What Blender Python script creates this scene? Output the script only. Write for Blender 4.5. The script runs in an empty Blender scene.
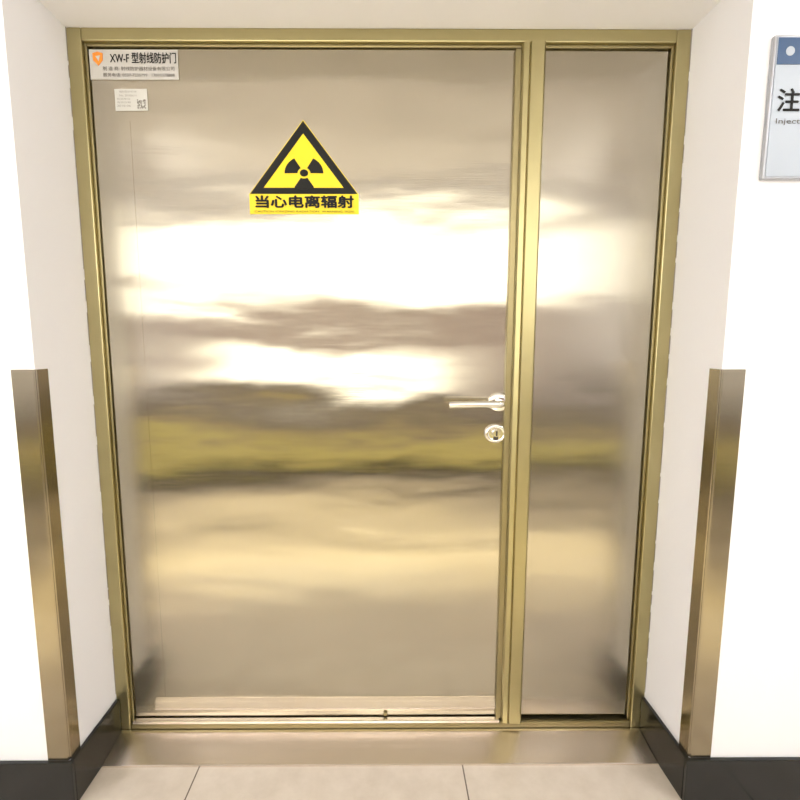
import bpy, bmesh, math, random
from mathutils import Vector, Matrix
random.seed(3)
S = bpy.context.scene
S.view_settings.view_transform = 'Standard'
S.view_settings.look = 'None'
S.view_settings.exposure = 0.4

# ------------------------------------------------------------------ materials
def new_mat(name, col, rough=0.5, metal=0.0, spec=0.5):
    m = bpy.data.materials.new(name); m.use_nodes = True
    b = m.node_tree.nodes['Principled BSDF']
    b.inputs['Base Color'].default_value = (*col, 1)
    b.inputs['Roughness'].default_value = rough
    b.inputs['Metallic'].default_value = metal
    b.inputs['Specular IOR Level'].default_value = spec
    return m

def noise_chain(m, scale, loc=(0, 0, 0), nscale=1.0, detail=3, rough=0.5, dist=0.0):
    nt = m.node_tree
    tc = nt.nodes.new('ShaderNodeTexCoord'); mp = nt.nodes.new('ShaderNodeMapping')
    mp.inputs['Scale'].default_value = scale; mp.inputs['Location'].default_value = loc
    nz = nt.nodes.new('ShaderNodeTexNoise'); nz.inputs['Scale'].default_value = nscale
    nz.inputs['Detail'].default_value = detail; nz.inputs['Roughness'].default_value = rough
    nz.inputs['Distortion'].default_value = dist
    nt.links.new(tc.outputs['Object'], mp.inputs['Vector']); nt.links.new(mp.outputs[0], nz.inputs['Vector'])
    return nz

def ramp(m, src, stops):
    r = m.node_tree.nodes.new('ShaderNodeValToRGB')
    while len(r.color_ramp.elements) < len(stops): r.color_ramp.elements.new(0.5)
    for e, (p, c) in zip(r.color_ramp.elements, stops):
        e.position = p; e.color = (*c, 1)
    m.node_tree.links.new(src, r.inputs[0]); return r

def add_bump(m, srcs):
    nt = m.node_tree; prev = None
    for src, strength, dist in srcs:
        b = nt.nodes.new('ShaderNodeBump'); b.inputs['Strength'].default_value = strength
        b.inputs['Distance'].default_value = dist
        nt.links.new(src, b.inputs['Height'])
        if prev: nt.links.new(prev.outputs[0], b.inputs['Normal'])
        prev = b
    nt.links.new(prev.outputs[0], nt.nodes['Principled BSDF'].inputs['Normal'])

def steel(name, c1, c2, rough, aniso=0.0, wav=0.0, loc=(0, 0, 0), wav2=0.0):
    m = new_mat(name, c1, rough, 1.0)
    nt = m.node_tree; b = nt.nodes['Principled BSDF']
    n = noise_chain(m, (1.2, 1, 2.2), loc, 1.3, 4)
    r = ramp(m, n.outputs['Fac'], [(0.3, c1), (0.7, c2)])
    nt.links.new(r.outputs[0], b.inputs['Base Color'])
    if aniso:
        b.inputs['Anisotropic'].default_value = aniso
        t = nt.nodes.new('ShaderNodeTangent'); t.direction_type = 'RADIAL'; t.axis = 'Z'
        nt.links.new(t.outputs[0], b.inputs['Tangent'])
    srcs = []
    if wav:
        w = noise_chain(m, (0.75, 0.5, 2.6), loc, 1.5, 1.5, 0.4, 0.2)
        srcs.append((w.outputs['Fac'], 1.0, wav))
    if wav2:
        w2 = noise_chain(m, (1.7, 0.5, 5.0), loc, 1.8, 1.8, 0.45, 0.2)
        srcs.append((w2.outputs['Fac'], 1.0, wav2))
    g = noise_chain(m, (1.5, 1, 260), loc, 4, 2)
    srcs.append((g.outputs['Fac'], 0.05, 0.001))
    add_bump(m, srcs)
    return m

M_leaf = steel('brushed_steel_leaf', (.475, .435, .35), (.545, .50, .405), .185, .9, .010, (0, 0, 0), .0019)
M_leaf2 = steel('brushed_steel_side_leaf', (.44, .40, .325), (.50, .46, .375), .22, .85, .009, (3, 0, 0), .0014)
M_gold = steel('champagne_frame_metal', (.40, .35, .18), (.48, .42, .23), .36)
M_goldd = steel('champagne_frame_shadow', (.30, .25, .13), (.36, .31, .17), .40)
M_guard = steel('brushed_corner_guard', (.30, .255, .17), (.44, .385, .28), .19, .3, .006)
M_plate = steel('threshold_steel', (.78, .70, .63), (.92, .85, .78), .27, .5, .004)
M_chrome = new_mat('handle_chrome', (.82, .80, .76), .14, 1)
M_dark = new_mat('dark_gap', (.05, .04, .03), .7)
M_rail = new_mat('dark_wood_rail', (.05, .03, .03), .4)
M_black = new_mat('sign_black', (.010, .010, .010), .7, 0, .3)
M_yellow = new_mat('sign_yellow', (.88, .66, .005), .45)
M_label = new_mat('label_silver', (.54, .52, .50), .5)
M_stick = new_mat('sticker_white', (.62, .61, .58), .5)
M_orange = new_mat('logo_orange', (.85, .28, .03), .5)
M_ink = new_mat('ink_grey', (.10, .09, .08), .6)
M_ink2 = new_mat('ink_light', (.30, .28, .26), .6)
M_qr = new_mat('qr_grey', (.22, .20, .18), .6)
M_blue = new_mat('sign_blue', (.012, .06, .16), .4)
M_panel = new_mat('sign_panel', (.42, .47, .54), .4)
M_alu = new_mat('sign_aluminium', (.42, .43, .46), .35, .8)
M_caulk = new_mat('caulk_grey', (.33, .30, .28), .8)
M_winfr = new_mat('window_frame_pvc', (.40, .29, .26), .5)

def plaster(name, col):
    m = new_mat(name, col, .75, 0, .3)
    n = noise_chain(m, (1, 1, 1), (0, 0, 0), 1.4, 3)
    r = ramp(m, n.outputs['Fac'], [(.3, tuple(c*.97 for c in col)), (.7, col)])
    m.node_tree.links.new(r.outputs[0], m.node_tree.nodes['Principled BSDF'].inputs['Base Color'])
    f = noise_chain(m, (1, 1, 1), (0, 0, 0), 35, 4)
    add_bump(m, [(f.outputs['Fac'], .10, .004)])
    return m
M_wall = plaster('wall_paint', (.88, .88, .92))
M_ceil = plaster('ceiling_paint', (.74, .71, .70))
M_dado = plaster('dado_paint_yellow', (.97, .87, .34))
M_dado2 = plaster('dado_paint_mauve', (.42, .35, .31))

M_base = new_mat('black_stone_skirting', (.012, .013, .012), .22)
_n = noise_chain(M_base, (1, 1, 1), (0, 0, 0), 60, 4)
_r = ramp(M_base, _n.outputs['Fac'], [(.45, (.006, .007, .007)), (.8, (.014, .016, .014))])
M_base.node_tree.links.new(_r.outputs[0], M_base.node_tree.nodes['Principled BSDF'].inputs['Base Color'])

# floor tiles: 0.8 m ceramic tiles with thin grout
M_floor = new_mat('floor_tile', (.66, .60, .52), .22)
nt = M_floor.node_tree; B = nt.nodes['Principled BSDF']
tc = nt.nodes.new('ShaderNodeTexCoord'); mp = nt.nodes.new('ShaderNodeMapping')
mp.inputs['Location'].default_value = (0.565, 0.83, 0)
br = nt.nodes.new('ShaderNodeTexBrick'); br.offset = 0; br.squash = 1
br.inputs['Scale'].default_value = 1; br.inputs['Brick Width'].default_value = .8; br.inputs['Row Height'].default_value = .8
br.inputs['Mortar Size'].default_value = .0022; br.inputs['Mortar Smooth'].default_value = .1
br.inputs['Mortar'].default_value = (.16, .13, .11, 1)
nz = noise_chain(M_floor, (1, 1, 1), (0, 0, 0), 9, 6, .65)
rr = ramp(M_floor, nz.outputs['Fac'], [(.3, (.57, .50, .42)), (.7, (.68, .61, .53))])
nt.links.new(tc.outputs['Object'], mp.inputs[0]); nt.links.new(mp.outputs[0], br.inputs['Vector'])
nt.links.new(rr.outputs[0], br.inputs['Color1']); nt.links.new(rr.outputs[0], br.inputs['Color2'])
nt.links.new(br.outputs['Color'], B.inputs['Base Color'])

M_lamp = bpy.data.materials.new('fill_lamp_glow'); M_lamp.use_nodes = True
b = M_lamp.node_tree.nodes['Principled BSDF']; b.inputs['Base Color'].default_value = (1, 1, 1, 1)
b.inputs['Emission Color'].default_value = (.96, .96, 1, 1); b.inputs['Emission Strength'].default_value = 21  # glow of the added ceiling fill lamps

# ------------------------------------------------------------------ mesh helpers
def link(o, parent=None):
    S.collection.objects.link(o)
    if parent: o.parent = parent
    return o

def empty(name, loc=(0, 0, 0)):
    e = bpy.data.objects.new(name, None); e.empty_display_size = .1; e.location = loc
    S.collection.objects.link(e); return e

def boxes(name, lst, mat, parent=None, bevel=0.0):
    """lst of (x0,x1,y0,y1,z0,z1)"""
    bm = bmesh.new()
    for x0, x1, y0, y1, z0, z1 in lst:
        m = Matrix.Translation(((x0+x1)/2, (y0+y1)/2, (z0+z1)/2)) @ Matrix.Diagonal((x1-x0, y1-y0, z1-z0, 1))
        bmesh.ops.create_cube(bm, size=1, matrix=m)
    me = bpy.data.meshes.new(name); bm.to_mesh(me); bm.free()
    me.materials.append(mat)
    o = link(bpy.data.objects.new(name, me), parent)
    if bevel:
        md = o.modifiers.new('bevel', 'BEVEL'); md.width = bevel; md.segments = 2; md.limit_method = 'ANGLE'
    return o

def extrude_poly(name, pts, y0, y1, mat, parent=None):
    if isinstance(pts[0][0], (int, float)): pts = [pts]
    bm = bmesh.new()
    for poly in pts:
        f = [bm.verts.new((x, y0, z)) for x, z in poly]
        k = [bm.verts.new((x, y1, z)) for x, z in poly]
        bm.faces.new(f); bm.faces.new(k[::-1])
        n = len(f)
        for i in range(n): bm.faces.new((f[i], k[i], k[(i+1) % n], f[(i+1) % n]))
    bmesh.ops.recalc_face_normals(bm, faces=bm.faces)
    me = bpy.data.meshes.new(name); bm.to_mesh(me); bm.free(); me.materials.append(mat)
    return link(bpy.data.objects.new(name, me), parent)

def profile_prism(name, prof, rng, mat, parent=None, bevel=0, axis='Z', origin=None):
    a0, a1 = rng
    bm = bmesh.new()
    if axis == 'Z':
        a = [bm.verts.new((p, q, a0)) for p, q in prof]; c = [bm.verts.new((p, q, a1)) for p, q in prof]
    else:
        a = [bm.verts.new((a0, p, q)) for p, q in prof]; c = [bm.verts.new((a1, p, q)) for p, q in prof]
    bm.faces.new(a); bm.faces.new(c[::-1]); n = len(a)
    for i in range(n): bm.faces.new((a[i], a[(i+1) % n], c[(i+1) % n], c[i]))
    bmesh.ops.recalc_face_normals(bm, faces=bm.faces)
    if origin:
        for v in bm.verts: v.co -= Vector(origin)
    me = bpy.data.meshes.new(name); bm.to_mesh(me); bm.free(); me.materials.append(mat)
    o = link(bpy.data.objects.new(name, me), parent)
    if origin: o.location = origin
    if bevel:
        md = o.modifiers.new('bevel', 'BEVEL'); md.width = bevel; md.segments = 2
    return o

def text_fit(name, s, x0, x1, z0, z1, y, mat, parent=None, bold=0.0):
    cu = bpy.data.curves.new(name + '_cu', 'FONT'); cu.body = s; cu.size = 1; cu.resolution_u = 3
    t = bpy.data.objects.new(name + '_tmp', cu); S.collection.objects.link(t)
    dg = bpy.context.evaluated_depsgraph_get(); dg.update()
    me = bpy.data.meshes.new_from_object(t.evaluated_get(dg))
    bpy.data.objects.remove(t)
    xs = [v.co.x for v in me.vertices]; ys = [v.co.y for v in me.vertices]
    ax, bx, ay, by = min(xs), max(xs), min(ys), max(ys)
    for v in me.vertices:
        u = (v.co.x-ax)/(bx-ax); w = (v.co.y-ay)/(by-ay)
        v.co = (x0+u*(x1-x0), y, z0+w*(z1-z0))
    if bold:
        bm = bmesh.new()
        offs = [(0, 0), (bold, 0), (-bold, 0), (0, bold*.8), (0, -bold*.8)]
        for i, (dx, dz) in enumerate(offs):
            n0 = len(bm.verts); bm.from_mesh(me); bm.verts.ensure_lookup_table()
            for v in bm.verts[n0:]: v.co += Vector((dx, -i*.00004, dz))
        bm.to_mesh(me); bm.free()
    me.materials.clear(); me.materials.append(mat)
    return link(bpy.data.objects.new(name, me), parent)

def lathe_y(name, cx, cz, prof, mat, parent=None, sx=1.0, n=40):
    bm = bmesh.new(); rings = []
    for r, y in prof:
        rings.append([bm.verts.new((cx+sx*r*math.cos(2*math.pi*i/n), y, cz+r*math.sin(2*math.pi*i/n))) for i in range(n)])
    for a, c in zip(rings, rings[1:]):
        for i in range(n): bm.faces.new((a[i], a[(i+1) % n], c[(i+1) % n], c[i]))
    bm.faces.new(rings[0]); bm.faces.new(rings[-1][::-1])
    bmesh.ops.recalc_face_normals(bm, faces=bm.faces)
    for f in bm.faces: f.smooth = len(f.verts) == 4
    me = bpy.data.meshes.new(name); bm.to_mesh(me); bm.free(); me.materials.append(mat)
    return link(bpy.data.objects.new(name, me), parent)

def tube(name, pts, r, mat, parent=None):
    cu = bpy.data.curves.new(name, 'CURVE'); cu.dimensions = '3D'; cu.bevel_depth = r; cu.bevel_resolution = 6
    cu.use_fill_caps = True
    sp = cu.splines.new('POLY'); sp.points.add(len(pts)-1)
    for p, q in zip(sp.points, pts): p.co = (*q, 1)
    t = bpy.data.objects.new(name+'_tmp', cu); S.collection.objects.link(t)
    dg = bpy.context.evaluated_depsgraph_get(); dg.update()
    me = bpy.data.meshes.new_from_object(t.evaluated_get(dg)); bpy.data.objects.remove(t)
    for p in me.polygons: p.use_smooth = True
    me.materials.clear(); me.materials.append(mat)
    return link(bpy.data.objects.new(name, me), parent)

# ------------------------------------------------------------------ room shell
XL, XR, HT = -.872, .845, 2.134      # opening
YF = -.225                           # corridor face of the wall
YB = -2.75                           # opposite wall face
CH = 2.62
EX = 3.2
boxes('floor', [(-EX-.1, EX+.1, YB-.2, .12, -.1, 0)], M_floor)
boxes('ceiling', [(-EX-.1, EX+.1, YB-.2, .12, CH, CH+.1)], M_ceil)
boxes('wall_front', [(-EX, XL, YF, .12, 0, CH)], M_wall)
boxes('wall_front', [(XR, EX, YF, .12, 0, CH)], M_wall)
boxes('wall_front', [(XL, XR, YF, .12, HT, CH)], M_wall)
boxes('wall_left', [(-EX-.1, -EX, YB-.2, .12, 0, CH)], M_wall)
boxes('wall_right', [(EX, EX+.1, YB-.2, .12, 0, CH)], M_wall)
WX0, WX1, WZ0, WZ1 = -2.1, 1.7, .80, 2.42
boxes('wall_back', [(-EX, WX0, YB-.2, YB, .66, CH), (WX1, EX, YB-.2, YB, .66, CH),
                    (WX0, WX1, YB-.2, YB, .66, WZ0), (WX0, WX1, YB-.2, YB, WZ1, CH)], M_wall)
boxes('trim_1', [(-EX, EX, YB-.2, YB, 0, .50)], M_dado)
boxes('trim_4', [(-EX, EX, YB-.2, YB, .50, .66)], M_dado2)
boxes('trim_2', [(-EX, EX, YB, YB+.05, .66, .79)], M_rail, None, .01)
boxes('baseboard_back', [(-EX, EX, YB, YB+.012, 0, .20)], M_base)
# window opposite the door
w = empty('window_1', (0, 0, 0))
wl = [(WX0, WX1, YB-.14, YB-.06, WZ0, WZ0+.05), (WX0, WX1, YB-.14, YB-.06, WZ1-.05, WZ1)]
for x in (WX0, -.90, .5, WX1-.05): wl.append((x, x+.05, YB-.14, YB-.06, WZ0+.05, WZ1-.05))
boxes('frame', wl, M_winfr, w)
boxes('added_band_panel', [(WX0+.05, WX1-.05, YB-.13, YB-.07, 1.24, 1.62)], M_winfr, w)  # added panel standing in for the camera person's pinkish reflection in the door
boxes('added_side_panels', [(WX0+.05, -1.5, YB-.125, YB-.075, WZ0+.05, 1.24), (.55, WX1-.05, YB-.125, YB-.075, WZ0+.05, 1.24)], M_winfr, w)  # added, unseen; they narrow the lower bright band mirrored in the door

BH = .134
boxes('baseboard_front', [(-EX, XL+.012, YF-.012, YF, 0, BH), (XL, XL+.012, YF, -.001, 0, BH)], M_base, None, .002)
boxes('baseboard_front', [(XR-.012, EX, YF-.012, YF, 0, BH), (XR-.012, XR, YF, -.001, 0, BH)], M_base, None, .002)

# added ceiling lamps: unseen fill light, kept out of the door reflection
for i, x in enumerate((-2.3, 2.3)):
    e = empty('ceiling_fill_lamp')
    boxes('frame', [(x-.32, x+.32, -1.82, -1.80, CH-.03, CH), (x-.32, x+.32, -1.20, -1.18, CH-.03, CH),
                    (x-.32, x-.30, -1.80, -1.20, CH-.03, CH), (x+.30, x+.32, -1.80, -1.20, CH-.03, CH)], M_alu, e)
    boxes('diffuser', [(x-.30, x+.30, -1.80, -1.20, CH-.02, CH)], M_lamp, e)

# ------------------------------------------------------------------ the door
door = empty('door_1')
FW = .040
boxes('frame_casing', [(XL, XL+FW, 0, .10, 0, HT), (XR-FW, XR, 0, .10, 0, HT), (XL+FW, XR-FW, 0, .10, HT-.034, HT)], M_gold, door, .003)
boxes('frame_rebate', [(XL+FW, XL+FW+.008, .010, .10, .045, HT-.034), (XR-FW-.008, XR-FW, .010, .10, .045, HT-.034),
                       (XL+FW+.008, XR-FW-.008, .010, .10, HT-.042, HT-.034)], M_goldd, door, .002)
boxes('backing', [(XL+.01, XR-.01, .085, .11, 0, HT-.01)], M_dark, door)
LX0, LX1 = XL+FW+.0095, .372
LT = HT-.0435
YL = .016     # front face of the leaves
boxes('main_leaf', [(LX0, LX1, YL, .08, .055, LT)], M_leaf, door, .003)
SX0, SX1 = .43, XR-FW-.0095
boxes('side_leaf', [(SX0, SX1, YL+.002, .08, .055, LT)], M_leaf2, door, .003)
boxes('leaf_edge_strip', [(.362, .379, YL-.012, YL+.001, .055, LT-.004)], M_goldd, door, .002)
profile_prism('mullion', [(.379, .07), (.379, .004), (.384, -.003), (.397, -.006), (.400, -.001), (.404, -.006), (.438, -.008), (.443, -.003), (.443, .07)],
              (.045, HT-.034), M_gold, door)
profile_prism('bottom_seal_strip', [(YL+.001, .084), (YL-.007, .086), (YL-.009, .092), (YL-.001, .124), (YL+.001, .124)], (LX0+.07, LX1-.012), M_plate, door, 0, 'X')
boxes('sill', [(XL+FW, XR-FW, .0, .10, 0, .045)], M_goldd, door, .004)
boxes('sill_lip', [(LX0, LX1, -.004, .012, .045, .056)], M_plate, door, .002)
lathe_y('sill_screw', 0.0, .066, [(.007, YL), (.007, YL-.005), (.005, YL-.007)], M_goldd, door)
boxes('sheet_seam', [(-.722, -.7200, YL-.0008, YL+.003, .13, 1.9)], M_leaf, door)

# threshold plate (sloped)
profile_prism('threshold_plate', [(-.115, .0), (-.115, .005), (-.112, .006), (-.012, .024), (-.003, .024), (-.003, .0)], (XL+.014, XR-.014), M_plate, None, 0, 'X')

# handle
h = empty('door_handle'); h.parent = door
hx, hz = .345, 1.100
lathe_y('rose', hx, hz, [(.029, YL+.002), (.029, YL-.006), (.026, YL-.009), (.013, YL-.010)], M_chrome, h, 1.15)
pts = [(hx, YL, hz), (hx, -.024, hz)]
for k in range(1, 7):
    an = k/6*math.pi/2
    pts.append((hx-.016*(1-math.cos(an)), -.024-.016*math.sin(an), hz))
pts += [(hx-.06, -.040, hz), (hx-.130, -.040, hz-.001), (hx-.158, -.039, hz-.002)]
tube('lever', pts, .0100, M_chrome, h)
kx, kz = .338, 1.003
lathe_y('escutcheon', kx, kz, [(.029, YL+.002), (.029, YL-.005), (.026, YL-.008), (.019, YL-.009), (.018, YL-.006)], M_chrome, h, 1.2)
lathe_y('cylinder_core', kx, kz+.002, [(.011, YL-.004), (.011, YL-.015), (.010, YL-.016)], M_chrome, h, 1.1)
extrude_poly('keyway', [(kx-.0025, kz-.006), (kx+.0025, kz-.006), (kx+.0025, kz+.010), (kx-.0025, kz+.010)], YL-.017, YL-.0155, M_dark, h)
extrude_poly('cylinder_body', [(kx-.006, kz-.017), (kx+.006, kz-.017), (kx+.006, kz), (kx-.006, kz)], YL-.012, YL-.006, M_dark, h)

# ------------------------------------------------------------------ radiation warning sign
YS = YL-.0015
sg = empty('radiation_warning_sign'); sg.parent = door
sx0, sx1, sz0, szt = -.388, -.079, 1.703, 1.901
cx = (sx0+sx1)/2
def tri(inset):
    A, Bp, C = Vector((sx0, sz0)), Vector((sx1, sz0)), Vector(((cx+.002), szt))
    cen = (A+Bp+C)/3
    return [tuple(cen+(p-cen)*(1-inset)) for p in (A, Bp, C)]
extrude_poly('yellow_edge', tri(-.02), YS-.0006, YS+.003, M_yellow, sg)
extrude_poly('black_triangle', tri(0), YS-.0012, YS+.003, M_black, sg)
extrude_poly('yellow_triangle', tri(.26), YS-.0018, YS+.003, M_yellow, sg)
tx, tz, ax, az = cx+.002, 1.760, 1.22, 1.0
polys = []
for c0 in (30, 150, 270):
    p = []
    for k in range(9):
        a_ = math.radians(c0-31+62*k/8); p.append((tx+ax*.0455*math.cos(a_), tz+az*.0455*math.sin(a_)))
    for k in range(9):
        a_ = math.radians(c0+31-62*k/8); p.append((tx+ax*.0150*math.cos(a_), tz+az*.0150*math.sin(a_)))
    polys.append(p)
polys.append([(tx+ax*.0098*math.cos(k*math.pi/10), tz+az*.0098*math.sin(k*math.pi/10)) for k in range(20)])
extrude_poly('trefoil', polys, YS-.0026, YS+.003, M_black, sg)
extrude_poly('caption_strip', [(sx0-.002, 1.648), (sx1+.003, 1.648), (sx1+.003, 1.704), (sx0-.002, 1.704)], YS-.0010, YS+.003, M_yellow, sg)
text_fit('caption_text', '当心电离辐射', sx0+.016, sx1-.012, 1.665, 1.698, YS-.0030, M_black, sg, .0017)
text_fit('caption_small', 'CAUTION IONIZING RADIATION  WARNING SIGN', sx0+.012, sx1-.012, 1.6515, 1.657, YS-.0030, M_black, sg)

# product label
lb = empty('door_label'); lb.parent = door
lx0, lx1, lz0, lz1 = -.8205, -.576, 2.008, 2.085
extrude_poly('plate', [(lx0, lz0), (lx1, lz0), (lx1, lz1), (lx0, lz1)], YS-.0014, YS+.003, M_label, lb)
text_fit('title', 'XW-F 型射线防护门', lx0+.058, lx1-.004, 2.049, 2.077, YS-.003, M_black, lb, .0005)
text_fit('line_1', '制 造 商: 射线防护器材设备有限公司', lx0+.036, lx1-.010, 2.030, 2.041, YS-.003, M_ink, lb)
text_fit('line_2', '服务电话: 0537-7235799   13605378888', lx0+.036, lx1-.010, 2.014, 2.024, YS-.003, M_ink, lb)
sxh, szh = lx0+.024, 2.061
extrude_poly('logo_shield', [(sxh-.014, szh+.014), (sxh, szh+.018), (sxh+.014, szh+.014), (sxh+.013, szh-.004), (sxh, szh-.018), (sxh-.013, szh-.004)], YS-.003, YS+.002, M_orange, lb)
extrude_poly('logo_mark', [(sxh-.006, szh+.006), (sxh+.007, szh+.008), (sxh+.002, szh-.007)], YS-.0036, YS+.002, M_label, lb)

st = empty('qr_sticker'); st.parent = door
qx0, qx1, qz0, qz1 = -.757, -.667, 1.926, 1.984
extrude_poly('paper', [(qx0, qz0), (qx1, qz0+.001), (qx1, qz1), (qx0, qz1-.001)], YS-.0012, YS+.003, M_stick, st)
for i, z in enumerate((1.973, 1.963, 1.954, 1.945, 1.936)):
    text_fit('text_%d' % i, ['辐射防护检测', 'No. 20180615', '检测单位', '有效日期', '2018-06'][i], qx0+.014 if i < 2 else qx0+.006, qx0+.062 if i < 2 else qx0+.044, z, z+.005, YS-.003, M_ink2, st)
qr = []
for i in range(9):
    for j in range(9):
        if random.random() < .5 or (i in (0, 8) and j in (0, 8)):
            x = qx1-.028+i*.0026; z = qz0+.006+j*.0026
            qr.append([(x, z), (x+.0026, z), (x+.0026, z+.0026), (x, z+.0026)])
extrude_poly('qr_code', qr, YS-.003, YS+.002, M_qr, st)

# ------------------------------------------------------------------ corner guards
def guard(side):
    t = .0025
    xc, s = (XL, 1) if side < 0 else (XR, -1)
    P = [(xc-s*.058, YF-.0005), (xc-s*.058, YF-t), (xc+s*(t-.006), YF-t), (xc+s*t, YF+.006-t), (xc+s*t, YF+.042), (xc+s*.0004, YF+.042), (xc+s*.0004, YF-.0005)]
    return profile_prism('corner_guard', P, (BH+.001, 1.212), M_guard, origin=(xc, YF, BH))
guard(-1); guard(1)

# ------------------------------------------------------------------ room sign on the right
rs = empty('room_sign')
rx0, rx1, rz0, rz1 = .893, 1.30, 1.663, 1.978
boxes('backboard', [(rx0, rx1, YF-.012, YF, rz0, rz1)], M_alu, rs, .003)
boxes('panel', [(rx0+.006, rx1-.006, YF-.0135, YF-.010, rz0+.006, rz1-.006)], M_panel, rs)
boxes('header_band', [(rx0+.008, rx1-.006, YF-.0145, YF-.010, 1.914, rz1-.007)], M_blue, rs)
lathe_y('header_emblem', rx0+.036, 1.942, [(.010, YF-.012), (.010, YF-.0155)], M_panel, rs)
text_fit('title', '注射室', rx0+.018, rx0+.18, 1.812, 1.862, YF-.0145, M_black, rs, .0012)
text_fit('subtitle', 'Injection Room', rx0+.018, rx0+.18, 1.782, 1.797, YF-.0145, M_ink, rs)

# caulk lines between frame and plaster (irregular)
def caulk(x, z0, z1, s):
    polys = []; z = z0
    while z < z1:
        L = random.uniform(.03, .16); wv = random.uniform(.0008, .0028)
        polys.append([(x, z), (x+s*wv, z+L*.4), (x+s*wv*.8, z+L*.8), (x, z+L)])
        z += L*random.uniform(.9, 1.5)
    return polys
extrude_poly('trim_3', caulk(XL+.0002, .15, 2.08, 1) + caulk(XR-.0002, .15, 2.08, -1), -.0015, .001, M_caulk)

# ------------------------------------------------------------------ daylight through the window
W = bpy.data.worlds.new('World'); S.world = W; W.use_nodes = True
bg = W.node_tree.nodes['Background']; bg.inputs[0].default_value = (1, .97, .86, 1); bg.inputs[1].default_value = 4.8
sun = bpy.data.lights.new('sun', 'SUN'); sun.energy = 8; sun.color = (1, .94, .56); sun.angle = math.radians(12)  # added warm sun, brightens the floor mirrored low in the door
so = bpy.data.objects.new('sun', sun); S.collection.objects.link(so)
so.location = (0, -6, 6)
so.rotation_euler = Vector((0.05, .62, -.78)).to_track_quat('-Z', 'Y').to_euler()

# ------------------------------------------------------------------ camera
cam = bpy.data.cameras.new('camera'); co = bpy.data.objects.new('camera', cam); S.collection.objects.link(co)
cam.sensor_width = 36; cam.lens = 36*470/800
co.location = (0, -1.40, 1.277)
co.rotation_euler = (math.radians(90-6.88), 0, math.radians(-.3))
cam.shift_x = .0155
cam.clip_start = .02
S.camera = co
